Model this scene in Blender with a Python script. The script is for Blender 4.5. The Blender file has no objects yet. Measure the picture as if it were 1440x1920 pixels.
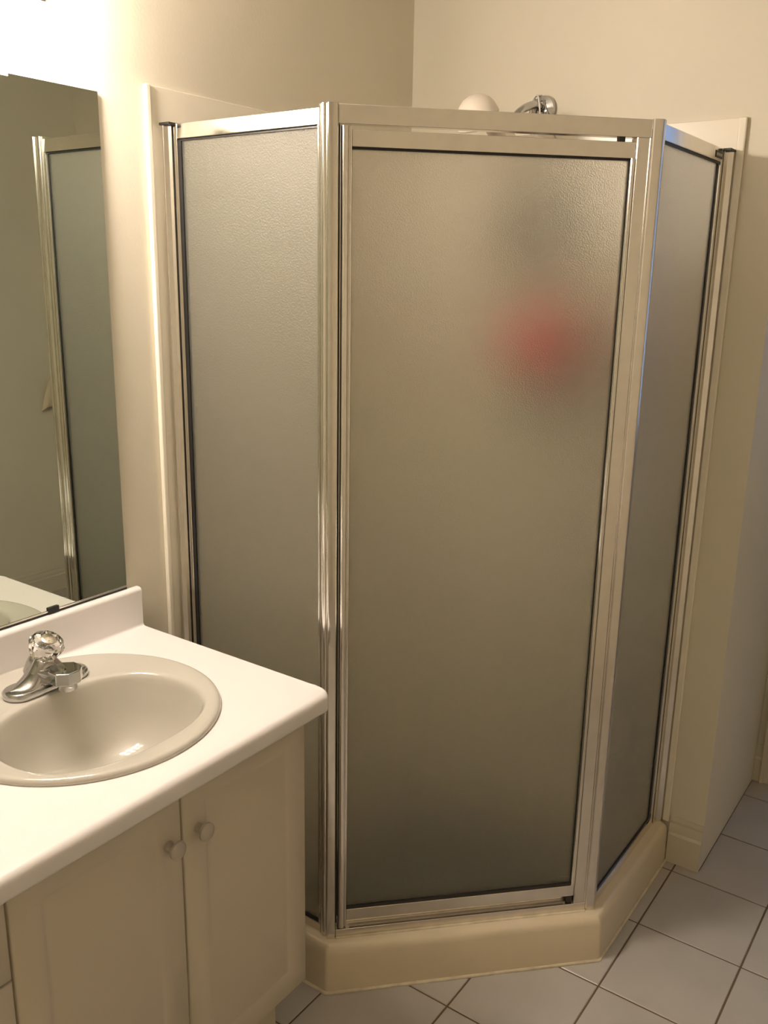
import bpy, bmesh, math, random
from mathutils import Vector, Matrix
PI = math.pi
random.seed(4)
C = bpy.context.scene.collection
sc = bpy.context.scene

# ------------------------------------------------------------------ camera, world, lights, exposure
F_PX = 1680.68
yaw, pitch, roll = .6137, -.2592, .0181
fw = Vector((-math.sin(yaw) * math.cos(pitch), math.cos(yaw) * math.cos(pitch), math.sin(pitch)))
rt = fw.cross(Vector((0, 0, 1))).normalized()
up = rt.cross(fw)
r2 = rt * math.cos(roll) + up * math.sin(roll)
u2 = -rt * math.sin(roll) + up * math.cos(roll)
cam_d = bpy.data.cameras.new('camera')
cam_d.sensor_fit = 'VERTICAL'; cam_d.sensor_height = 36; cam_d.lens = 36 * F_PX / 1920
cam_d.clip_start = .02
cam = bpy.data.objects.new('camera', cam_d); C.objects.link(cam)
cam.matrix_world = Matrix(((r2.x, u2.x, -fw.x, 1.579), (r2.y, u2.y, -fw.y, -2.3466), (r2.z, u2.z, -fw.z, 1.6338), (0, 0, 0, 1)))
sc.camera = cam

world = bpy.data.worlds.new('world'); sc.world = world; world.use_nodes = True
wb = world.node_tree.nodes['Background']
wb.inputs[0].default_value = (.42, .60, 1.0, 1); wb.inputs[1].default_value = 1.0
port = bpy.data.lights.new('window_portal', 'AREA'); port.shape = 'RECTANGLE'; port.size = 1.3; port.size_y = 1.5
port.cycles.is_portal = True
po = bpy.data.objects.new('window_portal', port); C.objects.link(po)
po.location = (1.85, 2.21, 1.65); po.rotation_euler = (-PI / 2, 0, 0)

LAMP_STRENGTH = 145.0
LAMP_COLOR = (1.0, .87, .765)
sc.view_settings.view_transform = 'Standard'; sc.view_settings.look = 'None'
sc.view_settings.gamma = 1; sc.view_settings.use_curve_mapping = False
sc.view_settings.exposure = 0.0

# ------------------------------------------------------------------ measurements (metres)
LA, LB, D1, D2 = .9514, .9195, .4653, .4891
ZT = 1.937            # top of the enclosure
ZB = .124             # top of the curb
XE = 1.0513           # end of the back wall
YA = .61              # depth of the recess beside it
XR, YF, ZC = 2.4, -3.3, 2.52
YV, ZV = -1.0913, .845   # vanity end, counter height

# ------------------------------------------------------------------ materials
def mat(name, color, rough=.5, metal=0, spec=.5, bump=None, var=None, coat=0):
    m = bpy.data.materials.new(name); m.use_nodes = True
    nt = m.node_tree; b = nt.nodes['Principled BSDF']
    b.inputs['Base Color'].default_value = (*color, 1)
    b.inputs['Roughness'].default_value = rough
    b.inputs['Metallic'].default_value = metal
    b.inputs['Specular IOR Level'].default_value = spec
    b.inputs['Coat Weight'].default_value = coat
    tc = nt.nodes.new('ShaderNodeTexCoord')
    if bump:
        n = nt.nodes.new('ShaderNodeTexNoise'); n.inputs['Scale'].default_value = bump[0]; n.inputs['Detail'].default_value = 3
        bp = nt.nodes.new('ShaderNodeBump'); bp.inputs['Strength'].default_value = bump[1]; bp.inputs['Distance'].default_value = .002
        nt.links.new(tc.outputs['Object'], n.inputs['Vector'])
        nt.links.new(n.outputs['Fac'], bp.inputs['Height']); nt.links.new(bp.outputs['Normal'], b.inputs['Normal'])
    if var:
        n = nt.nodes.new('ShaderNodeTexNoise'); n.inputs['Scale'].default_value = var[0]; n.inputs['Detail'].default_value = 4
        r = nt.nodes.new('ShaderNodeValToRGB')
        r.color_ramp.elements[0].position = .3; r.color_ramp.elements[1].position = .7
        r.color_ramp.elements[0].color = (*[c * (1 - var[1]) for c in color], 1)
        r.color_ramp.elements[1].color = (*[min(1, c * (1 + var[1])) for c in color], 1)
        nt.links.new(tc.outputs['Object'], n.inputs['Vector']); nt.links.new(n.outputs['Fac'], r.inputs['Fac'])
        nt.links.new(r.outputs['Color'], b.inputs['Base Color'])
    return m

M = {}
M['wall'] = mat('wall_paint', (.75, .695, .56), .55, spec=.35, bump=(160, .12), var=(3, .02))
M['ceiling'] = mat('ceiling_paint', (.74, .70, .62), .8, bump=(90, .2))
M['trim'] = mat('trim_paint', (.68, .62, .49), .35, bump=(60, .03))
M['tile'] = mat('floor_tile_glaze', (.47, .44, .40), .28, spec=.4, var=(6, .06), bump=(25, .05))
M['grout'] = mat('floor_grout', (.15, .10, .06), .9, bump=(300, .4))
M['acrylic'] = mat('cream_acrylic', (.85, .79, .65), .24, spec=.5, var=(4, .03))
M['pan'] = mat('shower_pan_acrylic', (.72, .62, .45), .22, spec=.5, var=(5, .05))
M['alu'] = mat('polished_aluminium', (.80, .77, .72), .13, metal=1, var=(40, .03))
M['alu2'] = mat('satin_aluminium', (.74, .70, .64), .24, metal=1, var=(30, .04))
M['chrome'] = mat('chrome', (.55, .55, .55), .05, metal=1, var=(20, .02))
M['capmetal'] = mat('brushed_cap', (.85, .78, .68), .16, metal=1, bump=(300, .2))
M['black'] = mat('black_rubber', (.012, .011, .010), .45, bump=(80, .1))
M['laminate'] = mat('white_laminate', (.80, .76, .73), .30, spec=.45, bump=(500, .04))
M['cabinet'] = mat('white_thermofoil', (.60, .535, .42), .38, spec=.4, bump=(90, .03))
M['knob'] = mat('white_knob_plastic', (.50, .44, .37), .3, bump=(60, .03))
M['gapdark'] = mat('gap_shade', (.10, .075, .045), .9, bump=(90, .1))  # dark brown that stands for shade between the cabinet fronts
M['china'] = mat('bone_china', (.52, .49, .42), .07, spec=.6, var=(5, .02), coat=.3)
M['whiteplastic'] = mat('white_plastic', (.80, .72, .62), .3, bump=(50, .03))
M['caulk'] = mat('caulk', (.66, .58, .42), .5, bump=(120, .3), var=(30, .15))
M['red'] = mat('red_mesh_sponge', (.75, .03, .08), .7, bump=(200, .6))
M['brown'] = mat('dark_brown_plastic', (.05, .022, .016), .3, bump=(40, .03))
M['teal'] = mat('pale_green_plastic', (.25, .42, .36), .35, bump=(40, .03))
M['towel'] = mat('beige_terry', (.70, .60, .44), .95, bump=(400, .8))
M['mat'] = mat('dark_rubber_mat', (.05, .05, .05), .6, bump=(120, .3))
M['string'] = mat('white_cord', (.80, .78, .74), .8, bump=(300, .3))
M['label'] = mat('badge_text', (.35, .33, .25), .4, bump=(90, .05))
M['hallpaint'] = mat('hall_paint', (.60, .60, .60), .7, bump=(150, .1))

def m_mirror():
    m = mat('mirror_silver', (.68, .73, .66), .0, metal=1, var=(2, .005)); return m
M['mirror'] = m_mirror()

def m_glass():
    # obscure (pebbled) glass, outer face: rough refraction, a little milkiness, gloss
    m = bpy.data.materials.new('obscure_glass'); m.use_nodes = True
    nt = m.node_tree; N = nt.nodes; L = nt.links
    for n in list(N): N.remove(n)
    out = N.new('ShaderNodeOutputMaterial')
    tc = N.new('ShaderNodeTexCoord')
    vo = N.new('ShaderNodeTexNoise'); vo.inputs['Scale'].default_value = 380; vo.inputs['Detail'].default_value = 2.5
    bp = N.new('ShaderNodeBump'); bp.inputs['Strength'].default_value = .8; bp.inputs['Distance'].default_value = .0025
    L.new(tc.outputs['Object'], vo.inputs['Vector']); L.new(vo.outputs['Fac'], bp.inputs['Height'])
    rf = N.new('ShaderNodeBsdfRefraction'); rf.inputs['IOR'].default_value = 1.45; rf.inputs['Roughness'].default_value = .31
    rf.inputs['Color'].default_value = (.99, .98, .93, 1)
    tl = N.new('ShaderNodeBsdfTranslucent'); tl.inputs['Color'].default_value = (.985, .975, .92, 1)
    df = N.new('ShaderNodeBsdfDiffuse'); df.inputs['Color'].default_value = (.55, .62, .52, 1)
    gl = N.new('ShaderNodeBsdfGlossy'); gl.inputs['Roughness'].default_value = .30
    for n in (rf, gl): L.new(bp.outputs['Normal'], n.inputs['Normal'])
    m1 = N.new('ShaderNodeMixShader'); m1.inputs[0].default_value = .38
    m2 = N.new('ShaderNodeMixShader'); m2.inputs[0].default_value = .04
    m3 = N.new('ShaderNodeMixShader'); fr = N.new('ShaderNodeFresnel'); fr.inputs['IOR'].default_value = 1.5
    L.new(rf.outputs[0], m1.inputs[1]); L.new(tl.outputs[0], m1.inputs[2])
    L.new(m1.outputs[0], m2.inputs[1]); L.new(df.outputs[0], m2.inputs[2])
    L.new(fr.outputs[0], m3.inputs[0]); L.new(m2.outputs[0], m3.inputs[1]); L.new(gl.outputs[0], m3.inputs[2])
    L.new(m3.outputs[0], out.inputs[0])
    return m
def m_clear(name, rough, color=(.93, .96, .92)):
    m = bpy.data.materials.new(name); m.use_nodes = True
    nt = m.node_tree; N = nt.nodes; L = nt.links
    b = N['Principled BSDF']
    b.inputs['Base Color'].default_value = (*color, 1); b.inputs['Transmission Weight'].default_value = 1
    b.inputs['Roughness'].default_value = rough; b.inputs['IOR'].default_value = 1.45
    tc = N.new('ShaderNodeTexCoord'); n = N.new('ShaderNodeTexNoise'); n.inputs['Scale'].default_value = 40
    bp = N.new('ShaderNodeBump'); bp.inputs['Strength'].default_value = .03; bp.inputs['Distance'].default_value = .001
    L.new(tc.outputs['Object'], n.inputs['Vector']); L.new(n.outputs['Fac'], bp.inputs['Height']); L.new(bp.outputs['Normal'], b.inputs['Normal'])
    return m
M['glass'] = m_glass()
M['glassback'] = m_clear('glass_smooth_back', .04, (.99, .995, .985))
M['acrylicknob'] = m_clear('clear_acrylic', .02, (.97, .95, .92))

def m_emit(name, color, s):
    m = bpy.data.materials.new(name); m.use_nodes = True
    b = m.node_tree.nodes['Principled BSDF']
    b.inputs['Base Color'].default_value = (.9, .88, .84, 1); b.inputs['Roughness'].default_value = .3
    b.inputs['Emission Color'].default_value = (*color, 1); b.inputs['Emission Strength'].default_value = s
    return m
M['lamp'] = m_emit('lit_opal_glass', LAMP_COLOR, LAMP_STRENGTH)

# ------------------------------------------------------------------ helpers
def wloc(p):
    v = Vector((0, 0, 0))
    while p is not None:
        v += Vector(p.location); p = p.parent
    return v

def obj(name, bm, m, parent=None, smooth=None, bevel=None, loc=None, kind=None, seg=2):
    """link bm (world coordinates) as one mesh object under parent; origin at loc or at the parent's origin"""
    org = Vector(loc) if loc else (wloc(parent) if parent else Vector((0, 0, 0)))
    bmesh.ops.recalc_face_normals(bm, faces=bm.faces)
    if org.length: bmesh.ops.translate(bm, verts=bm.verts, vec=-org)
    me = bpy.data.meshes.new(name); bm.to_mesh(me); bm.free()
    for k in (m if isinstance(m, (list, tuple)) else [m]): me.materials.append(M[k])
    o = bpy.data.objects.new(name, me); C.objects.link(o)
    if parent: o.parent = parent; o.location = org - wloc(parent)
    else: o.location = org
    if smooth is not None:
        for p in me.polygons: p.use_smooth = True
        me.set_sharp_from_angle(angle=math.radians(smooth))
    if bevel:
        b = o.modifiers.new('bevel', 'BEVEL'); b.width = bevel; b.segments = seg; b.limit_method = 'ANGLE'; b.angle_limit = math.radians(35)
        b.harden_normals = True
        for p in me.polygons: p.use_smooth = True
    if kind: o['kind'] = kind
    return o

def tag(o, label, cat, group=None):
    o['label'] = label; o['category'] = cat
    if group: o['group'] = group
    return o

def thing(name, loc, label, cat, group=None):
    o = bpy.data.objects.new(name, None); C.objects.link(o); o.location = loc; o.empty_display_size = .05
    return tag(o, label, cat, group)

def box(bm, a, b, P=None):
    vs = []
    for z in (a[2], b[2]):
        for x, y in ((a[0], a[1]), (b[0], a[1]), (b[0], b[1]), (a[0], b[1])):
            v = Vector((x, y, z)); vs.append(bm.verts.new(P(*v) if P else v))
    fs = []
    for f in ((0, 1, 2, 3), (4, 5, 6, 7), (0, 1, 5, 4), (1, 2, 6, 5), (2, 3, 7, 6), (3, 0, 4, 7)):
        fs.append(bm.faces.new([vs[i] for i in f]))
    return fs

def bx(a, b, P=None):
    bm = bmesh.new(); box(bm, a, b, P); return bm

def prism(bm, pts, z0, z1):
    lo = [bm.verts.new((x, y, z0)) for x, y in pts]; hi = [bm.verts.new((x, y, z1)) for x, y in pts]
    n = len(pts)
    for i in range(n): bm.faces.new((lo[i], lo[(i + 1) % n], hi[(i + 1) % n], hi[i]))
    bm.faces.new(lo[::-1]); bm.faces.new(hi)

def lathe(bm, prof, center, n=32, axis=(0, 0, 1), facet=None):
    """prof: list of (r, h) along axis"""
    ax = Vector(axis).normalized(); t = ax.orthogonal().normalized(); b = ax.cross(t); c = Vector(center)
    rings = []
    for r, h in prof:
        if r < 1e-6: rings.append([bm.verts.new(c + ax * h)])
        else:
            rg = []
            for i in range(n):
                a = 2 * PI * i / n; rr = r * (facet(a, h) if facet else 1)
                rg.append(bm.verts.new(c + ax * h + (t * math.cos(a) + b * math.sin(a)) * rr))
            rings.append(rg)
    for A, B in zip(rings, rings[1:]):
        for i in range(n):
            j = (i + 1) % n
            if len(A) == 1 and len(B) == 1: continue
            if len(A) == 1: bm.faces.new((A[0], B[i], B[j]))
            elif len(B) == 1: bm.faces.new((A[i], A[j], B[0]))
            else: bm.faces.new((A[i], A[j], B[j], B[i]))
    for R, e in ((rings[0], 0), (rings[-1], 1)):
        if len(R) > 1: bm.faces.new(R)

def catmull(pts, k=6):
    P = [Vector(p) for p in pts]; P = [P[0] * 2 - P[1]] + P + [P[-1] * 2 - P[-2]]; out = []
    for i in range(1, len(P) - 2):
        for j in range(k):
            t = j / k
            out.append(.5 * ((2 * P[i]) + (-P[i - 1] + P[i + 1]) * t + (2 * P[i - 1] - 5 * P[i] + 4 * P[i + 1] - P[i + 2]) * t * t + (-P[i - 1] + 3 * P[i] - 3 * P[i + 1] + P[i + 2]) * t ** 3))
    out.append(P[-2]); return out

def tube(bm, pts, r, n=10, closed=False):
    P = [Vector(p) for p in pts]; m = len(P)
    rs = r if isinstance(r, (list, tuple)) else [r] * m
    rings = []; t = None
    for i in range(m):
        d = (P[(i + 1) % m] - P[i - 1]) if closed else (P[min(i + 1, m - 1)] - P[max(i - 1, 0)])
        d.normalize()
        t = d.orthogonal().normalized() if t is None else (t - d * t.dot(d)).normalized()
        b = d.cross(t)
        rings.append([bm.verts.new(P[i] + (t * math.cos(2 * PI * k / n) + b * math.sin(2 * PI * k / n)) * rs[i]) for k in range(n)])
    for i in range(m if closed else m - 1):
        A, B = rings[i], rings[(i + 1) % m]
        for k in range(n): bm.faces.new((A[k], A[(k + 1) % n], B[(k + 1) % n], B[k]))
    if not closed: bm.faces.new(rings[0][::-1]); bm.faces.new(rings[-1])

def struct(name, bm, m, **k):
    return obj(name, bm, m, kind='structure', **k)

# ------------------------------------------------------------------ the room
T = .1
struct('wall_left', bx((-T, YF - T, 0), (0, 0, ZC)), 'wall')
struct('wall_back', bx((-T, 0, 0), (XE, YA, ZC)), 'wall')
struct('wall_right', bx((XR, YF - T, 0), (XR + T, YA + T, ZC)), 'wall')
struct('wall_front', bx((0, YF - T, 0), (XR, YF, ZC)), 'wall')
struct('ceiling', bx((-T, YF - T, ZC), (XR + T, YA + T, ZC + T)), 'ceiling')
# hall doorway in the end wall of the recess
DX0, DX1, DZ = 1.14, 1.94, 2.2
bm = bmesh.new()
box(bm, (XE, YA, 0), (DX0, YA + T, ZC)); box(bm, (DX1, YA, 0), (XR, YA + T, ZC)); box(bm, (DX0, YA, DZ), (DX1, YA + T, ZC))
struct('wall_hall', bm, 'wall')
bm = bmesh.new()
for x0, x1 in ((DX0 - .066, DX0 + .004), (DX1 - .004, DX1 + .066)):
    box(bm, (x0, YA - .014, 0), (x1, YA, DZ + .06)); 
    s = x0 if x0 < DX0 else x1 - .012
    box(bm, (s, YA - .02, 0), (s + .012, YA - .0141, DZ + .06))
box(bm, (DX0, YA - .014, DZ - .004), (DX1, YA, DZ + .06))
box(bm, (DX0 + .0, YA, 0), (DX0 + .012, YA + T, DZ)); box(bm, (DX1 - .012, YA, 0), (DX1, YA + T, DZ))
struct('door_1', bm, 'trim', bevel=.002)
# daylit hall beyond the doorway, seen only in reflections
bm = bmesh.new()
y1, zh = 2.3, 2.75
box(bm, (.7, YA + T, 0), (.8, y1, zh)); box(bm, (2.9, YA + T, 0), (3.0, y1, zh))
box(bm, (.8, YA + T, zh), (2.9, y1, zh + .1))
box(bm, (XE, YA + .001, ZC + T), (XR + T, YA + T, zh))
box(bm, (.7, y1, 0), (1.15, y1 + .1, zh)); box(bm, (2.55, y1, 0), (3, y1 + .1, zh)); box(bm, (1.15, y1, 0), (2.55, y1 + .1, .85)); box(bm, (1.15, y1, 2.5), (2.55, y1 + .1, zh))
struct('wall_hall_far', bm, 'hallpaint')
bm = bmesh.new()
for a in (1.15, 1.83, 2.51): box(bm, (a, y1 - .01, .85), (a + .04, y1 + .05, 2.5))
for z in (.85, 2.46): box(bm, (1.19, y1 - .01, z), (2.51, y1 + .05, z + .04))
struct('window_1', bm, 'trim', bevel=.003)

# floor: grout bed with single tiles laid in it
floor = struct('floor', bx((-T, YF - T, -.06), (3.0, 2.4, -.0022)), 'grout')
SX, SY, TX, TY, G = .2596, .2675, .9881, -.3153, .0045
cache = {}
def in_pan(x0, x1, y0, y1):
    ok = True
    for x, y in ((x0, y0), (x1, y0), (x0, y1), (x1, y1)):
        if not (x < .93 and y > -.96 and (x - .4653) * .713 - (y + .9514) * .701 < 0): ok = False
    return ok
for i in range(-4, 10):
    for j in range(-16, 10):
        x0, x1 = TX + i * SX + G / 2, TX + (i + 1) * SX - G / 2
        y0, y1 = TY + j * SY + G / 2, TY + (j + 1) * SY - G / 2
        x0, x1, y0, y1 = max(x0, .001), min(x1, XR - .001), max(y0, YF + .001), min(y1, 2.29)
        if y0 > YA: x0 = max(x0, .801)
        if YA > y0 > 0 and x1 < XE: continue
        if y1 > 0 and x1 < XE: y1 = -.001
        if YA > y0 > 0 and x0 < XE: x0 = XE + .001
        ell = y1 > 0 and x0 < XE and y0 < 0
        if 0 < y0 < YA < y1 and x1 < DX0: y1 = YA - .001
        if x1 - x0 < .01 or y1 - y0 < .01 or in_pan(x0, x1, y0, y1): continue
        if x1 < .45 and y1 < YV and y0 > -2.1: continue
        key = (round(x1 - x0, 3), round(y1 - y0, 3), ell)
        if key not in cache:
            bm = bmesh.new(); w, h = (x1 - x0) / 2, (y1 - y0) / 2; e = .0016
            top = [(-w + e, -h + e), (w - e, -h + e), (w - e, h - e), (-w + e, h - e)]
            lo = [(-w, -h), (w, -h), (w, h), (-w, h)]
            if ell:       # tile cut around the end of the wall
                cx, cy = XE + .001 - (x0 + x1) / 2, -.001 - (y0 + y1) / 2
                top = [(-w + e, -h + e), (w - e, -h + e), (w - e, h - e), (cx + e, h - e), (cx + e, cy - e), (-w + e, cy - e)]
                lo = [(-w, -h), (w, -h), (w, h), (cx, h), (cx, cy), (-w, cy)]
            A = [bm.verts.new((x, y, -.007)) for x, y in lo]; B = [bm.verts.new((x, y, -.0012)) for x, y in lo]; D = [bm.verts.new((x, y, 0)) for x, y in top]
            for q in range(len(lo)):
                s = (q + 1) % len(lo)
                bm.faces.new((A[q], A[s], B[s], B[q])); bm.faces.new((B[q], B[s], D[s], D[q]))
            bm.faces.new(D)
            me = bpy.data.meshes.new('tile'); bm.to_mesh(me); bm.free(); me.materials.append(M['tile']); cache[key] = me
        o = bpy.data.objects.new('tile', cache[key]); C.objects.link(o); o.parent = floor
        o.location = ((x0 + x1) / 2, (y0 + y1) / 2, random.uniform(-.0003, .0002))
        o.rotation_euler = (random.uniform(-.0006, .0006), random.uniform(-.0006, .0006), 0)

# baseboards (moulded profile)
def baseboard(name, p0, p1, nrm, h=.143, t=.014):
    prof = [(0, 0), (t, 0), (t, h * .62), (t * .75, h * .68), (t * .75, h * .76), (t * .45, h * .86), (t * .5, h * .92), (t * .25, h), (0, h)]
    bm = bmesh.new(); n = Vector((*nrm, 0))
    A = [bm.verts.new(Vector((*p0, z)) + n * d) for d, z in prof]; B = [bm.verts.new(Vector((*p1, z)) + n * d) for d, z in prof]
    for i in range(len(prof)):
        j = (i + 1) % len(prof); bm.faces.new((A[i], A[j], B[j], B[i]))
    bm.faces.new(A); bm.faces.new(B[::-1])
    return struct(name, bm, 'trim', smooth=20)
baseboard('baseboard_back', (.958, 0), (XE, 0), (0, -1))
baseboard('baseboard_hall', (XE, YA), (DX0 - .066, YA), (0, -1), h=.13, t=.012)
baseboard('baseboard_right', (XR, YF), (XR, YA), (-1, 0), h=.13)
baseboard('baseboard_front', (.0, YF), (XR, YF), (0, 1), h=.13)

# ------------------------------------------------------------------ shower pan
PAN = [(.002, -LA - .037), (D1 + .0155, -LA - .037), (LB + .037, -D2 - .0155), (LB + .037, -.002), (.002, -.002)]
pan = thing('shower_tray', (.45, -.45, 0), 'cream angled acrylic shower tray with raised curb on the tiled floor', 'shower tray')
def inset(poly, d):
    n = len(poly); out = []
    for i in range(n):
        p0, p1, p2 = [Vector(poly[(i + k) % n]) for k in (-1, 0, 1)]
        e1, e2 = (p1 - p0).normalized(), (p2 - p1).normalized()
        n1, n2 = Vector((-e1.y, e1.x)), Vector((-e2.y, e2.x))
        b = (n1 + n2).normalized(); out.append(tuple(p1 + b * d / max(.2, b.dot(n1))))
    return out
bm = bmesh.new()
def ring(poly, z): return [bm.verts.new((x, y, z)) for x, y in poly]
loops = [ring(PAN, 0), ring(inset(PAN, .0), .012), ring(inset(PAN, .003), .100), ring(inset(PAN, .006), .112), ring(inset(PAN, .012), .1205), ring(inset(PAN, .020), ZB), ring(inset(PAN, .082), ZB - .002),
         ring(inset(PAN, .090), .112), ring(inset(PAN, .098), .062), ring(inset(PAN, .112), .050)]
cen = bm.verts.new((.42, -.42, .040))
for A, B in zip(loops, loops[1:]):
    for i in range(5): bm.faces.new((A[i], A[(i + 1) % 5], B[(i + 1) % 5], B[i]))
for i in range(5): bm.faces.new((loops[-1][i], loops[-1][(i + 1) % 5], cen))
bm.faces.new(loops[0][::-1])
obj('curb', bm, 'pan', pan, smooth=50, bevel=.006)
bm = bmesh.new(); lathe(bm, [(.0, .001), (.052, .001), (.055, .004), (.046, .006), (.0, .005)], (.42, -.42, .040), 32)
obj('drain', bm, 'chrome', pan, smooth=40)
mt = thing('bath_mat', (.5, -.5, .046), 'dark grey rubber mat added on the shower tray floor, also standing for shade behind the door', 'mat')  # dark mat added; its tone partly stands for the unlit tray floor
bm = bmesh.new()
mp = inset(PAN, .150); mc = Vector((.42, -.42))
prism(bm, [tuple(Vector(p)) for p in mp], .0505, .056)
obj('sheet', bm, 'mat', mt, bevel=.002)
bm = bmesh.new()
for a_ in range(9):
    for b_ in range(9):
        x, y = .20 + a_ * .07, -.20 - b_ * .07
        if (x - .4653) * .713 - (y + .9514) * .701 < -.16 and x < .78 and y > -.80: lathe(bm, [(0, .0562), (.012, .0562), (.010, .0585), (0, .0585)], (x, y, 0), 8)
obj('stud_pattern', bm, 'mat', mt, kind='stuff')
# caulk where curb meets floor
bm = bmesh.new()
tube(bm, [(.002, PAN[0][1] - .001, .001), (PAN[1][0] + .0005, PAN[1][1] - .001, .001), (PAN[2][0] + .001, PAN[2][1] - .0006, .001), (PAN[3][0] + .001, -.015, .001)], .005, 8)
obj('caulk_bead', bm, 'caulk', pan, smooth=60)

# wall surround sheets
def surround(name, label, quads_box, lips):
    t = thing(name, quads_box[0], label, 'wall panel', 'shower wall panels')
    bm = bx(*quads_box); obj('sheet', bm, 'acrylic', t, bevel=.0015)
    for a, b in lips:
        obj('lip', bx(a, b), 'acrylic', t, bevel=.0045, seg=4)
surround('shower_wall_panel', 'cream acrylic shower panel on the left wall, its glossy edge beside the mirror',
         ((.0005, -.999, ZB + .001), (.005, -.006, 2.005)),
         [((.0052, -1.001, ZB + .001), (.013, -.987, 2.006))])
surround('shower_wall_panel', 'cream acrylic shower panel on the back wall behind the shower head',
         ((.0055, -.0055, ZB + .001), (.953, -.0005, 2.005)),
         [((.936, -.013, ZB + .001), (.955, -.0056, 2.006))])

# ------------------------------------------------------------------ shower enclosure
enc = thing('shower_enclosure', (.46, -.5, ZB), 'angled shower enclosure with polished aluminium frame and pebbled glass', 'shower enclosure')
C1 = Vector((D1, -LA, 0)); C2 = Vector((LB, -D2, 0))
aD = (C2 - C1).normalized(); nD = Vector((aD.y, -aD.x, 0)); WD = (C2 - C1).length
PL = lambda s, d, z: Vector((s, -LA - d, z))             # left fixed panel; s = x, d outwards
PD = lambda s, d, z: C1 + aD * s + nD * d + Vector((0, 0, z))   # door plane
PR = lambda s, d, z: Vector((LB + d, s, z))              # right fixed panel; s = y

def pane(P, s0, s1, z0, z1, parent, d0=-.013, d1=-.008, name='glass'):
    bm = bmesh.new(); fs = box(bm, (s0, d0, z0), (s1, d1, z1), P)
    # finely divided front is not needed: relief comes from the bump
    o = obj(name, bm, ['glassback', 'glass'], parent)
    nn = (P(0, 1, 0) - P(0, 0, 0)).normalized()
    for p in o.data.polygons:
        if p.normal.dot(nn) > .9: p.material_index = 1
    return o

def gasket(P, s0, s1, z0, z1, w, parent, d=-.0045):
    bm = bmesh.new(); wl, wr, wt, wb_ = w
    box(bm, (s0, -.016, z0), (s0 + wl, d, z1), P); box(bm, (s1 - wr, -.016, z0), (s1, d, z1), P)
    box(bm, (s0 + wl, -.016, z1 - wt), (s1 - wr, d, z1), P); box(bm, (s0 + wl, -.016, z0), (s1 - wr, d, z0 + wb_), P)
    return obj('gasket', bm, 'black', parent)

def section(P, pts, z0, z1):
    """extrude plan section [(s,d)] vertically"""
    bm = bmesh.new(); prism(bm, [tuple(P(s, d, 0).xy) for s, d in pts], z0, z1); return bm

def arc(c, r, a0, a1, n=8, ry=None):
    ry = ry or r
    return [(c[0] + r * math.cos(math.radians(a0 + (a1 - a0) * i / n)), c[1] + ry * math.sin(math.radians(a0 + (a1 - a0) * i / n))) for i in range(n + 1)]

# left fixed panel
pl = obj('side_panel_frame', (lambda bm: (box(bm, (.036, -.02, ZB), (.046, .001, 1.932), PL), box(bm, (.046, -.02, 1.902), (.436, .001, 1.932), lambda s, d, z: PL(s, d - (.0020 if z > 1.92 and d > 0 else 0), z)),
     box(bm, (.046, -.02, ZB), (.436, .001, .146), PL), box(bm, (.428, -.02, .146), (.436, .001, 1.902), PL), bm)[-1])(bmesh.new()), 'alu', enc, bevel=.0012)
gasket(PL, .046, .428, .146, 1.902, (.006, .002, .004, .005), pl)
pane(PL, .050, .427, .149, 1.899, pl)
# wall jamb with black cap
jl = obj('wall_jamb', section(PL, [(.0135, .0), (.014, .011)] + arc((.019, .011), .005, 180, 60, 6) + [(.026, .006), (.033, .004), (.0335, -.022), (.0135, -.022)], ZB, 1.928), 'alu', enc, smooth=30)
obj('cap', bx((.010, -.024, 1.9285), (.040, .017, 1.934), PL), 'black', jl, bevel=.001)
obj('seal', bx((.0337, -.015, ZB + .001), (.0358, -.003, 1.925), PL), 'black', enc)
# right fixed panel
pr = obj('side_panel_frame', (lambda bm: (box(bm, (-.066, -.02, ZB), (-.054, .001, 1.932), PR), box(bm, (-.470, -.02, 1.902), (-.066, .001, 1.932), PR),
     box(bm, (-.470, -.02, ZB), (-.066, .001, .148), PR), box(bm, (-.470, -.02, .148), (-.466, .001, 1.902), PR), bm)[-1])(bmesh.new()), 'alu', enc, bevel=.0012)
gasket(PR, -.466, -.066, .148, 1.902, (.003, .006, .004, .004), pr)
pane(PR, -.464, -.070, .151, 1.899, pr)
jr = obj('wall_jamb', section(PR, [(-.0135, .0), (-.014, .011)] + arc((-.019, .011), .005, 0, 120, 6) + [(-.030, .005), (-.049, .003), (-.0495, -.022), (-.0135, -.022)], ZB, 1.928), 'alu', enc, smooth=30)
obj('seal', bx((-.0538, -.015, ZB + .001), (-.0497, -.002, 1.925), PR), 'black', enc)
obj('cap', bx((-.050, -.024, 1.9285), (-.010, .017, 1.934), PR), 'black', jr, bevel=.001)
bd = obj('badge', bx((-.116, .001, 1.908), (-.062, .0022, 1.923), PR), 'black', pr)
bm = bmesh.new()
for k in range(3): box(bm, (-.110 + k * .015, .00221, 1.9125), (-.098 + k * .015, .0025, 1.9185), PR)
obj('lettering', bm, 'label', pr)

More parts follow.
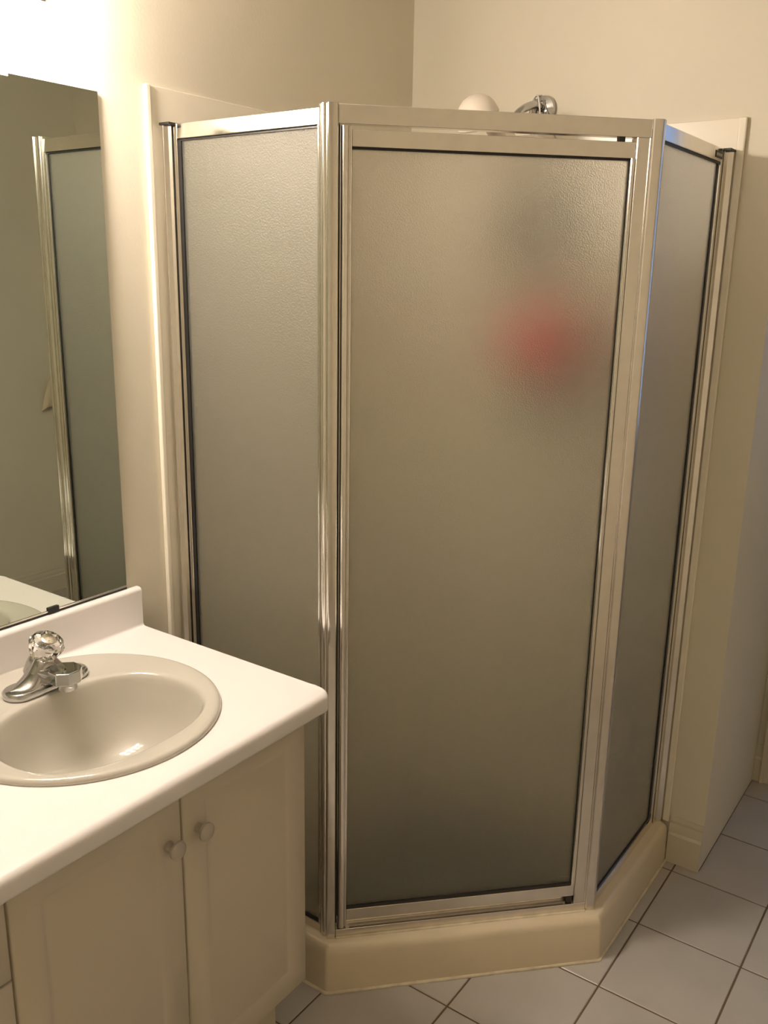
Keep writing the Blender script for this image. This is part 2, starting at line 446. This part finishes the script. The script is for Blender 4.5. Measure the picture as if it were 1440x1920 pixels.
# corner post between left panel and door: two rounded flanges with a groove between
def P1(s, d, z=0): return PL(s, d, z)
poly = []
poly += [tuple(PL(s, d, 0).xy) for s, d in [(.433, -.02), (.433, .002), (.4365, .0045), (.4375, .001)] + arc((.4465, .0015), .0085, 180, 0, 10, .0065) + [(.4555, -.001), (.4562, .0)]]
poly += [tuple(PD(s, d, 0).xy) for s, d in [(-.0103, .0005), (-.0100, .0035), (-.0088, .0052), (-.0065, .0060), (.0075, .0060), (.0095, .004), (.0098, -.022)]]
poly += [(D1 - .012, -LA + .024)]
bm = bmesh.new(); prism(bm, poly, ZB - .001, ZT); p1 = obj('corner_post', bm, 'alu', enc, smooth=28)
# corner post between door and right panel: one broad rounded corner
poly = [tuple(PD(s, d, 0).xy) for s, d in [(.6305, -.022), (.6305, .003), (.633, .0052), (.640, .0058)]]
poly += [tuple((Vector((LB, -D2)) + Vector((math.cos(a), math.sin(a))) * .0062)) for a in [math.radians(x) for x in (-40, -28, -15, -4)]]
poly += [(LB + .0058, -D2 + .012), (LB + .004, -D2 + .0185), (LB - .022, -D2 + .019), (LB - .024, -D2 - .002)]
bm = bmesh.new(); prism(bm, poly, ZB - .001, ZT); obj('corner_post', bm, 'alu2', enc, smooth=28)

# header over the door, sill under it, strike jamb
obj('header', bx((.0103, -.022, 1.902), (.6302, .001, ZT - .001), PD), 'alu2', enc, bevel=.0012)
bm = bmesh.new(); box(bm, (.0103, -.030, ZB + .0005), (.6302, .004, .146), PD); box(bm, (.0103, -.030, .146), (.6302, -.019, .157), PD)
obj('sill', bm, 'alu2', enc, bevel=.0012)
obj('sill_caulk', (lambda bm: (tube(bm, [PD(.012, .005, ZB + .0005), PD(.2, .006, ZB + .0005), PD(.4, .0052, ZB), PD(.63, .006, ZB)], .0035, 8), bm)[-1])(bmesh.new()), 'caulk', enc, smooth=60)
obj('strike_jamb', section(PD, [(.5995, -.022), (.5995, .001), (.601, .0038), (.603, .0038), (.604, .0015), (.626, .0015), (.627, .0035), (.6298, .0035), (.6302, -.022)], .1465, 1.9015), 'alu2', enc, smooth=28)

# the door (hinged): stile, rails, glass, gasket, black stops
door = bpy.data.objects.new('door', None); C.objects.link(door); door.parent = enc; door.location = PD(.02, 0, .152) - wloc(enc)
obj('hinge_stile', section(PD, [(.0160, -.018), (.0155, -.001)] + arc((.0230, .001), .0075, 180, 5, 12, .0075) + [(.0315, .0015), (.0322, .0032), (.0352, .0032), (.0360, .0012), (.0360, -.018)], .152, 1.898), 'alu', door, smooth=28)
obj('rail', bx((.0362, -.018, 1.863), (.5985, .0008, 1.893), PD), 'alu2', door, bevel=.001)
obj('rail', bx((.0362, -.018, .167), (.5985, .0008, .196), PD), 'alu2', door, bevel=.001)
obj('strike_stile', section(PD, [(.5905, -.018), (.5905, .001), (.592, .0030), (.5945, .0030), (.596, .0015), (.5985, .0015), (.5985, -.018)], .1962, 1.8628), 'alu', door, smooth=28)
gasket(PD, .0361, .5906, .196, 1.8632, (.001, .001, .0042, .0058), door)
pane(PD, .0371, .5896, .2, 1.860, door)
obj('door_stop', bx((.563, -.012, 1.893), (.576, .0, 1.9022), PD), 'black', door, bevel=.0008)
obj('door_sweep', bx((.045, -.016, .158), (.58, -.011, .167), PD), 'brown', door)
obj('pivot', bx((.583, -.012, .147), (.596, -.001, .167), PD), 'black', door, bevel=.0008)
# black seal strip in the hinge gap
obj('hinge_seal', bx((.0101, -.020, .1575), (.0141, -.006, 1.901), PD), 'black', enc)

# ------------------------------------------------------------------ things in the shower
arm = thing('hand_shower', (.425, 0, 2.064), 'white domed hand shower on a chrome wall pipe, peeking over the door header', 'shower')
bm = bmesh.new(); lathe(bm, [(0, -.001), (.034, -.001), (.035, -.004), (.032, -.010), (.020, -.014), (.012, -.016), (0, -.016)], (.425, -.004, 2.064), 32, (0, 1, 0)); obj('flange', bm, 'chrome', arm, smooth=40)
bm = bmesh.new(); tube(bm, catmull([(.425, -.012, 2.064), (.420, -.05, 2.070), (.408, -.095, 2.052), (.396, -.13, 2.020), (.392, -.145, 1.995)], 6), .0105, 14); obj('pipe', bm, 'chrome', arm, smooth=60)
hs = arm
bm = bmesh.new(); lathe(bm, [(0, .022), (.014, .022), (.019, .016), (.020, -.016), (.015, -.022), (0, -.022)], (.391, -.148, 1.978), 24, (0, -.35, 1)); obj('swivel', bm, 'whiteplastic', hs, smooth=40)
bm = bmesh.new(); lathe(bm, [(0, -.03), (.020, -.03), (.026, -.024), (.026, .010), (.020, .014), (0, .014)], (.405, -.170, 1.968), 24, (.2, -.5, .6)); obj('holder', bm, 'whiteplastic', hs, smooth=40)
bm = bmesh.new(); tube(bm, catmull([(.405, -.165, 1.968), (.45, -.155, 1.972), (.495, -.140, 1.965), (.535, -.130, 1.93), (.60, -.09, 1.80), (.62, -.03, 1.55), (.56, -.0175, 1.30), (.42, -.0165, 1.16), (.30, -.0165, 1.40), (.31, -.04, 1.75), (.385, -.14, 1.90), (.398, -.168, 1.955)], 6), .0085, 12); obj('hose', bm, 'whiteplastic', hs, smooth=60)
bm = bmesh.new(); tube(bm, catmull([(.392, -.150, 1.972), (.394, -.19, 1.975), (.397, -.25, 2.000), (.398, -.28, 2.012)], 6), [.017] * 19, 16); obj('handle', bm, 'whiteplastic', hs, smooth=60)
bm = bmesh.new(); lathe(bm, [(0, .046), (.016, .044), (.032, .036), (.043, .024), (.049, .010), (.052, .002), (.0505, .000), (.053, -.002), (.055, -.014), (.052, -.030), (.047, -.034), (0, -.034)], (.398, -.305, 2.012), 40, (-.05, -.30, 1)); obj('dome', bm, 'whiteplastic', hs, smooth=35)

cad = thing('shower_caddy', (.45, -.09, 1.66), 'wire shower caddy hanging behind the door glass below the hand shower', 'caddy')
bm = bmesh.new()
for s in (-1, 1):
    tube(bm, catmull([(.42 + s * .010, -.030, 2.094), (.425 + s * .02, -.022, 2.05), (.44 + s * .05, -.02, 1.95), (.45 + s * .09, -.02, 1.85), (.45 + s * .10, -.02, 1.60), (.45 + s * .10, -.02, 1.28)], 4), .0025, 6)
tube(bm, [(.410, -.030, 2.094), (.430, -.030, 2.094)], .0025, 6)
obj('hanger', bm, 'chrome', cad, smooth=60)
for zz in (1.66, 1.28):
    bm = bmesh.new()
    for z in (zz, zz + .05):
        tube(bm, [(.35, -.020, z), (.55, -.020, z), (.55, -.12, z), (.35, -.12, z)], .0025, 6, closed=True)
    for k in range(9): tube(bm, [(.36 + k * .0225, -.02, zz), (.36 + k * .0225, -.12, zz)], .0018, 5)
    obj('basket', bm, 'chrome', cad, smooth=60)
def bottle(x, y, z, r, h, m, label, cat='bottle', flat=1.0):
    t = thing('bottle', (x, y, z), label, cat)
    bm = bmesh.new(); lathe(bm, [(0, 0), (r * .92, 0), (r, .006), (r, h * .72), (r * .85, h * .8), (r * .38, h * .86), (r * .36, h * .88), (0, h * .88)], (x, y, z), 24); obj('body', bm, m, t, smooth=35)
    bm = bmesh.new(); lathe(bm, [(0, h * .881), (r * .46, h * .881), (r * .44, h), (0, h)], (x, y, z), 20); obj('lid', bm, m, t, smooth=35)
bottle(.480, -.072, 1.6635, .047, .26, 'brown', 'dark brown bottle in the upper caddy basket, blurred by the door glass')
bottle(.39, -.070, 1.6635, .030, .19, 'brown', 'smaller dark bottle at the left of the upper caddy basket')
bottle(.46, -.072, 1.2835, .030, .13, 'teal', 'pale green bottle in the lower caddy basket under the red sponge')
# sponge
pf = thing('bath_sponge', (.550, -.175, 1.465), 'round red mesh bath sponge hanging on a white cord behind the glass', 'sponge')
bm = bmesh.new(); bmesh.ops.create_icosphere(bm, subdivisions=5, radius=1)
for v in bm.verts:
    n = v.co.normalized(); a, e = math.atan2(n.y, n.x), math.asin(n.z)
    rr = .102 * (1 + .10 * math.sin(9 * a + 5 * math.sin(4 * e)) * math.cos(e) + .06 * math.sin(13 * e + 3 * math.sin(5 * a)))
    v.co = n * rr + Vector((.550, -.175, 1.465))
obj('ruffles', bm, 'red', pf, smooth=60)
bm = bmesh.new()
tube(bm, catmull([(.550, -.175, 1.565), (.525, -.150, 1.70), (.475, -.130, 1.90), (.440, -.058, 2.03), (.436, -.052, 2.062), (.424, -.046, 2.0935), (.410, -.050, 2.074), (.417, -.065, 2.03), (.470, -.134, 1.88), (.520, -.155, 1.69), (.548, -.177, 1.565)], 6), .0022, 6)
obj('cord', bm, 'string', pf, smooth=60)

# ------------------------------------------------------------------ mirror
mi = thing('mirror', (.003, -1.6, .946), 'frameless wall mirror above the vanity backsplash', 'mirror')
obj('mirror_glass', bx((.002, -2.14, .9465), (.0075, -1.1182, 1.9706)), 'mirror', mi)
obj('edge_channel', bx((.001, -2.14, .9425), (.0098, -1.1185, .9463)), 'alu', mi, bevel=.001)
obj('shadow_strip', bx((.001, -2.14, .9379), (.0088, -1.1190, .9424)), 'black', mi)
obj('clip', bx((.001, -1.322, .938), (.0115, -1.296, .9525)), 'black', mi, bevel=.001)
obj('clip', bx((.001, -1.332, 1.965), (.0095, -1.312, 1.978)), 'whiteplastic', mi, bevel=.001)

# ------------------------------------------------------------------ vanity light
vl = thing('vanity_light', (0, -1.57, 2.15), 'lit vanity light bar with opal glass shades above the mirror', 'wall lamp')
obj('back_plate', bx((.0008, -1.91, 2.10), (.026, -1.231, 2.20)), 'chrome', vl, bevel=.004)
for k in range(4):
    y = -1.345 - .15 * k
    bm = bmesh.new(); tube(bm, catmull([(.024, y, 2.165), (.055, y, 2.176), (.084, y, 2.170), (.090, y, 2.155)], 5), .008, 12)
    lathe(bm, [(0, .0), (.020, .0), (.022, -.012), (0, -.014)], (.090, y, 2.160), 24); obj('arm', bm, 'chrome', vl, smooth=40)
    bm = bmesh.new(); lathe(bm, [(0, 0), (.020, -.001), (.030, -.015), (.038, -.045), (.046, -.080), (.049, -.098), (.046, -.099), (.030, -.098), (0, -.098)], (.090, y, 2.146), 32); obj('shade', bm, 'lamp', vl, smooth=60)

# ------------------------------------------------------------------ vanity cabinet
YE = -2.10
van = thing('vanity_cabinet', (.3, -1.6, 0), 'off-white vanity cabinet with two doors and drawers beside the shower', 'cabinet')
XF = .535
bm = bmesh.new(); box(bm, (.002, YE + .01, .165), (XF - .020, -1.124, .803))
obj('carcass', bm, 'cabinet', van, bevel=.001)
obj('toe_kick', bx((.002, YE + .03, .0005), (.455, -1.135, .1648)), 'cabinet', van)
obj('gap_shade_sheet', bx((XF - .0198, YE + .01, .168), (XF - .0185, -1.126, .80)), 'gapdark', van)  # thin dark sheet behind the fronts, painting shade into their gaps
def front(name, y0, y1, z0, z1, knob=None):
    """thermofoil front with a routed groove; y0 < y1"""
    bm = bmesh.new()
    ix = [0, .050, .054, .059, .066]      # distance from edge
    dz = [0, 0, -.0022, -.0022, -.0003]
    def loop(i):
        m_, x = ix[i], XF + dz[i]
        e = .0025 if i == 0 else 0
        return [bm.verts.new((x, y, z)) for y, z in ((y0 + m_ + e, z0 + m_ + e), (y1 - m_ - e, z0 + m_ + e), (y1 - m_ - e, z1 - m_ - e), (y0 + m_ + e, z1 - m_ - e))]
    back = [bm.verts.new((XF - .018, y, z)) for y, z in ((y0, z0), (y1, z0), (y1, z1), (y0, z1))]
    edge = [bm.verts.new((XF - .0025, y, z)) for y, z in ((y0, z0), (y1, z0), (y1, z1), (y0, z1))]
    L_ = [back, edge] + [loop(i) for i in range(5)]
    for A, B in zip(L_, L_[1:]):
        for i in range(4): bm.faces.new((A[i], A[(i + 1) % 4], B[(i + 1) % 4], B[i]))
    bm.faces.new(L_[-1]); bm.faces.new(back[::-1])
    o = obj(name, bm, 'cabinet', van, smooth=60)
    if knob:
        bm = bmesh.new(); lathe(bm, [(0, 0), (.009, 0), (.0085, .003), (.0065, .006), (.007, .012), (.013, .016), (.0165, .020), (.0165, .024), (.013, .0275), (0, .029)], (XF, knob[0], knob[1]), 28, (1, 0, 0))
        obj('knob', bm, 'knob', o, smooth=40)
    return o
g = .0016
front('door', -1.4455 + g, -1.1225, .170, .795, (-1.410, .697))
front('door', -1.7695 + g, -1.4455 - g, .170, .795, (-1.475, .697))
front('drawer', YE + .012, -1.7695 - g, .6415 + g, .795, (-1.93, .72))
front('drawer', YE + .012, -1.7695 - g, .410 + g, .6415 - g, (-1.93, .53))
front('drawer', YE + .012, -1.7695 - g, .170, .410 - g, (-1.93, .29))

# countertop with coved backsplash, cut for the sink
def sect():
    s = [(.001, .806), (.001, .9345)]
    s += arc((.010, .9286), .009, 130, 90, 3)[0:]
    s += arc((.016, .9286), .009, 80, 0, 7)
    s += arc((.032, ZV + .007), .007, 180, 270, 4)
    s += [(.08, ZV), (.30, ZV), (.545, ZV), (.556, ZV + .0008)]
    s += arc((.566, ZV - .0145), .0145, 80, 0, 8)
    s += arc((.572, .814), .0085, 0, -90, 4)
    s += [(.556, .8055)]
    return s
S = sect(); R_ = .020
bm = bmesh.new(); rows = []
st = [YE, -1.9, -1.5, YV - R_] + [YV - R_ + R_ * math.sin(math.radians(a)) for a in (15, 30, 45, 60, 75, 90)]
for y in st:
    d = max(0, y - (YV - R_)); pull = R_ - math.sqrt(max(0, R_ * R_ - d * d))
    e = max(0, (y - (YV - .004))) / .004
    rows.append([bm.verts.new((x - (pull if x > .5 else 0), y, z)) for x, z in S])
for A, B in zip(rows, rows[1:]):
    for i in range(len(S)): bm.faces.new((A[i], A[(i + 1) % len(S)], B[(i + 1) % len(S)], B[i]))
bm.faces.new(rows[0][::-1]); bm.faces.new(rows[-1])
top = obj('countertop', bm, 'laminate', loc=(.3, -1.6, .806))
tag(top, 'white laminate countertop with coved backsplash on the vanity cabinet', 'countertop')
SC = (.272, -1.437); SA, SB = .250, .247
bm = bmesh.new(); prism(bm, [(SC[0] + (SA - .022) * math.cos(2 * PI * i / 64), SC[1] + (SB - .022) * math.sin(2 * PI * i / 64)) for i in range(64)], .70, 1.0)
bmesh.ops.recalc_face_normals(bm, faces=bm.faces)
cme = bpy.data.meshes.new('cut'); bm.to_mesh(cme); bm.free(); cut = bpy.data.objects.new('cut', cme); C.objects.link(cut)
def carve(o):
    md = o.modifiers.new('b', 'BOOLEAN'); md.operation = 'DIFFERENCE'; md.object = cut; md.solver = 'EXACT'
    bpy.context.view_layer.update(); dg = bpy.context.evaluated_depsgraph_get()
    nm = bpy.data.meshes.new_from_object(o.evaluated_get(dg)); o.modifiers.remove(md); o.data = nm
carve(top)
for p in top.data.polygons: p.use_smooth = True
top.data.set_sharp_from_angle(angle=math.radians(32))
cut_c = [o for o in van.children if o.name == 'carcass'][0]
for md in list(cut_c.modifiers): cut_c.modifiers.remove(md)
cut.scale = (1, 1, 1); bpy.context.view_layer.update(); carve(cut_c)
bpy.data.objects.remove(cut)

# sink
sk = thing('sink', (SC[0], SC[1], ZV), 'bone coloured drop-in china sink with rounded rim in the countertop', 'sink')
bm = bmesh.new(); n = 96
def sup(c, a, b, e, th, eb=None):
    ct, st_ = math.cos(th), math.sin(th)
    ex = 2 / e
    return c[0] + a * math.copysign(abs(ct) ** ex, ct), c[1] + b * math.copysign(abs(st_) ** ex, st_)
BC = (.324, SC[1]); BA, BB = .150, .192
rings = []
def rg(fn, z): rings.append([bm.verts.new((*fn(2 * PI * i / n), z)) for i in range(n)])
outer = lambda k: (lambda th: sup(SC, SA * k, SB * k, 2.0, th))
bowl = lambda k, e=2.35, dx=0: (lambda th: sup((BC[0] + dx, BC[1]), BA * k, BB * k, e, th))
mix = lambda f, g_, t: (lambda th: tuple(a * (1 - t) + b * t for a, b in zip(f(th), g_(th))))
rg(outer(.95), ZV - .004); rg(outer(.999), ZV + .0003); rg(outer(1.0), ZV + .004); rg(outer(.99), ZV + .0085); rg(outer(.975), ZV + .0108); rg(outer(.955), ZV + .0112)
rg(mix(outer(.955), bowl(1.02), .45), ZV + .0095); rg(mix(outer(.955), bowl(1.02), .9), ZV + .0085)
rg(bowl(1.015), ZV + .0072); rg(bowl(.995), ZV + .0035); rg(bowl(.98), ZV - .003); rg(bowl(.965), ZV - .013)
for k, z in ((.94, -.032), (.905, -.055), (.86, -.080), (.79, -.103), (.69, -.121), (.55, -.134), (.38, -.142), (.22, -.146), (.12, -.148)): rg(bowl(k, 2.25, -.01 * (1 - k)), ZV + z)
for A, B in zip(rings, rings[1:]):
    for i in range(n): bm.faces.new((A[i], A[(i + 1) % n], B[(i + 1) % n], B[i]))
bo = obj('basin', bm, 'china', sk, smooth=80)
so = bo.modifiers.new('solid', 'SOLIDIFY'); so.thickness = .004; so.offset = -1
bm = bmesh.new(); lathe(bm, [(0, -.004), (.024, -.004), (.027, 0), (.024, .002), (.016, -.001), (0, -.001)], (BC[0] - .009, BC[1], ZV - .1475), 28); obj('drain', bm, 'chrome', sk, smooth=40)

# ------------------------------------------------------------------ faucet
FX, FY, FZ = .136, -1.421, ZV + .0100
fc = thing('faucet', (FX, FY, FZ), 'chrome centerset faucet with clear acrylic knob on the sink ledge', 'faucet')
bm = bmesh.new()
def stad(hw, hr, k=1.0, n=48):   # stadium outline: long along y
    out = []
    for i in range(n):
        th = 2 * PI * i / n; c, s = math.cos(th), math.sin(th)
        out.append((FX + hr * c, FY + math.copysign(hw - hr, s) * (1 if abs(s) > .15 else abs(s) / .15) + hr * s))
    return out
def loft(bm, loops):
    R = [[bm.verts.new(p) for p in lp] for lp in loops]
    for A, B in zip(R, R[1:]):
        m_ = len(A)
        for i in range(m_): bm.faces.new((A[i], A[(i + 1) % m_], B[(i + 1) % m_], B[i]))
    bm.faces.new(R[0][::-1]); bm.faces.new(R[-1])
lv = [(.087, .031, 0), (.088, .032, .003), (.088, .032, .010), (.085, .029, .013), (.083, .027, .014)]
loft(bm, [[(x, y, FZ + z) for x, y in stad(a, b)] for a, b, z in lv])
obj('base_plate', bm, 'chrome', fc, smooth=50)
KAX = Vector((.48, .10, 1)).normalized(); KB = Vector((FX - .012, FY, FZ + .048))
bm = bmesh.new()     # swept shoulders rising to the hub
ns = 24; loops = []
for i in range(ns + 1):
    t = -1 + 2 * i / ns; y = FY + t * .076
    w = .0270 * (1 - abs(t) ** 5) + .0015
    h = .006 + .040 * math.exp(-(abs(t) / .42) ** 2.6) + .012 * (1 - t * t)
    loops.append([(FX + w * math.cos(a), y, FZ + .009 + h * math.sin(a)) for a in [PI * k / 14 for k in range(15)]])
loft(bm, loops); obj('shoulders', bm, 'chrome', fc, smooth=50)
bm = bmesh.new(); lathe(bm, [(0, -.03), (.0255, -.03), (.0250, -.012), (.0235, -.002), (.0225, .002), (.019, .005), (0, .005)], KB, 32, KAX); obj('hub', bm, 'chrome', fc, smooth=40)
bm = bmesh.new()     # spout
def rr(x, w, z0, z1, c=.004):
    return [(x, FY - w + c, z0), (x, FY + w - c, z0), (x, FY + w, z0 + c), (x, FY + w, z1 - c), (x, FY + w - c, z1), (x, FY - w + c, z1), (x, FY - w, z1 - c), (x, FY - w, z0 + c)]
loft(bm, [rr(FX - .008, .0275, FZ + .006, FZ + .040), rr(FX + .020, .0275, FZ + .006, FZ + .043), rr(FX + .036, .0265, FZ + .018, FZ + .045), rr(FX + .054, .0255, FZ + .027, FZ + .046)])
obj('spout', bm, 'chrome', fc, smooth=30, bevel=.0015)
bm = bmesh.new()
oct_ = [(FX + .064 + .0315 * math.cos(a), FY + .0315 * math.sin(a)) for a in [2 * PI * (k + .5) / 8 for k in range(8)]]
prism(bm, oct_, FZ + .0275, FZ + .053); obj('spout_tip', bm, 'chrome', fc, bevel=.0025)
bm = bmesh.new(); lathe(bm, [(0, .012), (.0165, .012), (.018, .015), (.018, .0274), (0, .0274)], (FX + .068, FY, FZ), 28); obj('aerator', bm, 'chrome', fc, smooth=40)
KN = KB + KAX * .006
hd = bpy.data.objects.new('handle', None); C.objects.link(hd); hd.parent = fc; hd.location = Vector(KN) - wloc(fc)
fac = lambda a, h: 1 + .10 * (abs(((a / (2 * PI) * 10) % 1) - .5) * 2 - .5) * (1 if .006 < h < .042 else .3)
bm = bmesh.new(); lathe(bm, [(0, .001), (.0165, .001), (.019, .004), (.024, .010), (.0285, .020), (.0322, .031), (.0322, .039), (.029, .0445), (.024, .0465), (.019, .0470), (0, .0470)], KN, 60, KAX, fac)
obj('knob', bm, 'acrylicknob', hd, smooth=18)
bm = bmesh.new(); lathe(bm, [(0, .0475), (.0145, .0475), (.0145, .0488), (.0125, .0500), (0, .0506)], KN, 32, KAX); obj('cap', bm, 'capmetal', hd, smooth=40)
bm = bmesh.new(); lathe(bm, [(0, -.002), (.0185, -.002), (.018, .0006), (0, .0008)], KN, 24, KAX); obj('stem', bm, 'chrome', hd, smooth=40)

# ------------------------------------------------------------------ towel on the right wall (seen only in the mirror)
TW = .36
tw = thing('hand_towel', (XR, TW, 1.05), 'beige hand towel hanging on a wall hook, glimpsed in the mirror', 'towel')
bm = bmesh.new(); tube(bm, catmull([(XR - .001, TW, 1.105), (XR - .03, TW, 1.10), (XR - .042, TW, 1.11), (XR - .044, TW, 1.125)], 5), .004, 10); obj('hook', bm, 'towel', tw, smooth=60)
loops = []
for k in range(15):
    t = k / 14; z = 1.12 - .16 * t; w = .010 + .070 * t ** .7; dp = .010 + .014 * math.sin(min(1, t * 1.6) * PI / 2)
    loops.append([(XR - .030 - (dp if k else .006) * (math.sin(a) * (1 + .25 * math.cos(5 * a) * t)) * .8, TW + w * math.cos(a), z + .010 * math.cos(3 * a) * t) for a in [2 * PI * q / 40 for q in range(40)]])
bm = bmesh.new(); loft(bm, loops); obj('cloth', bm, 'towel', tw, smooth=60)
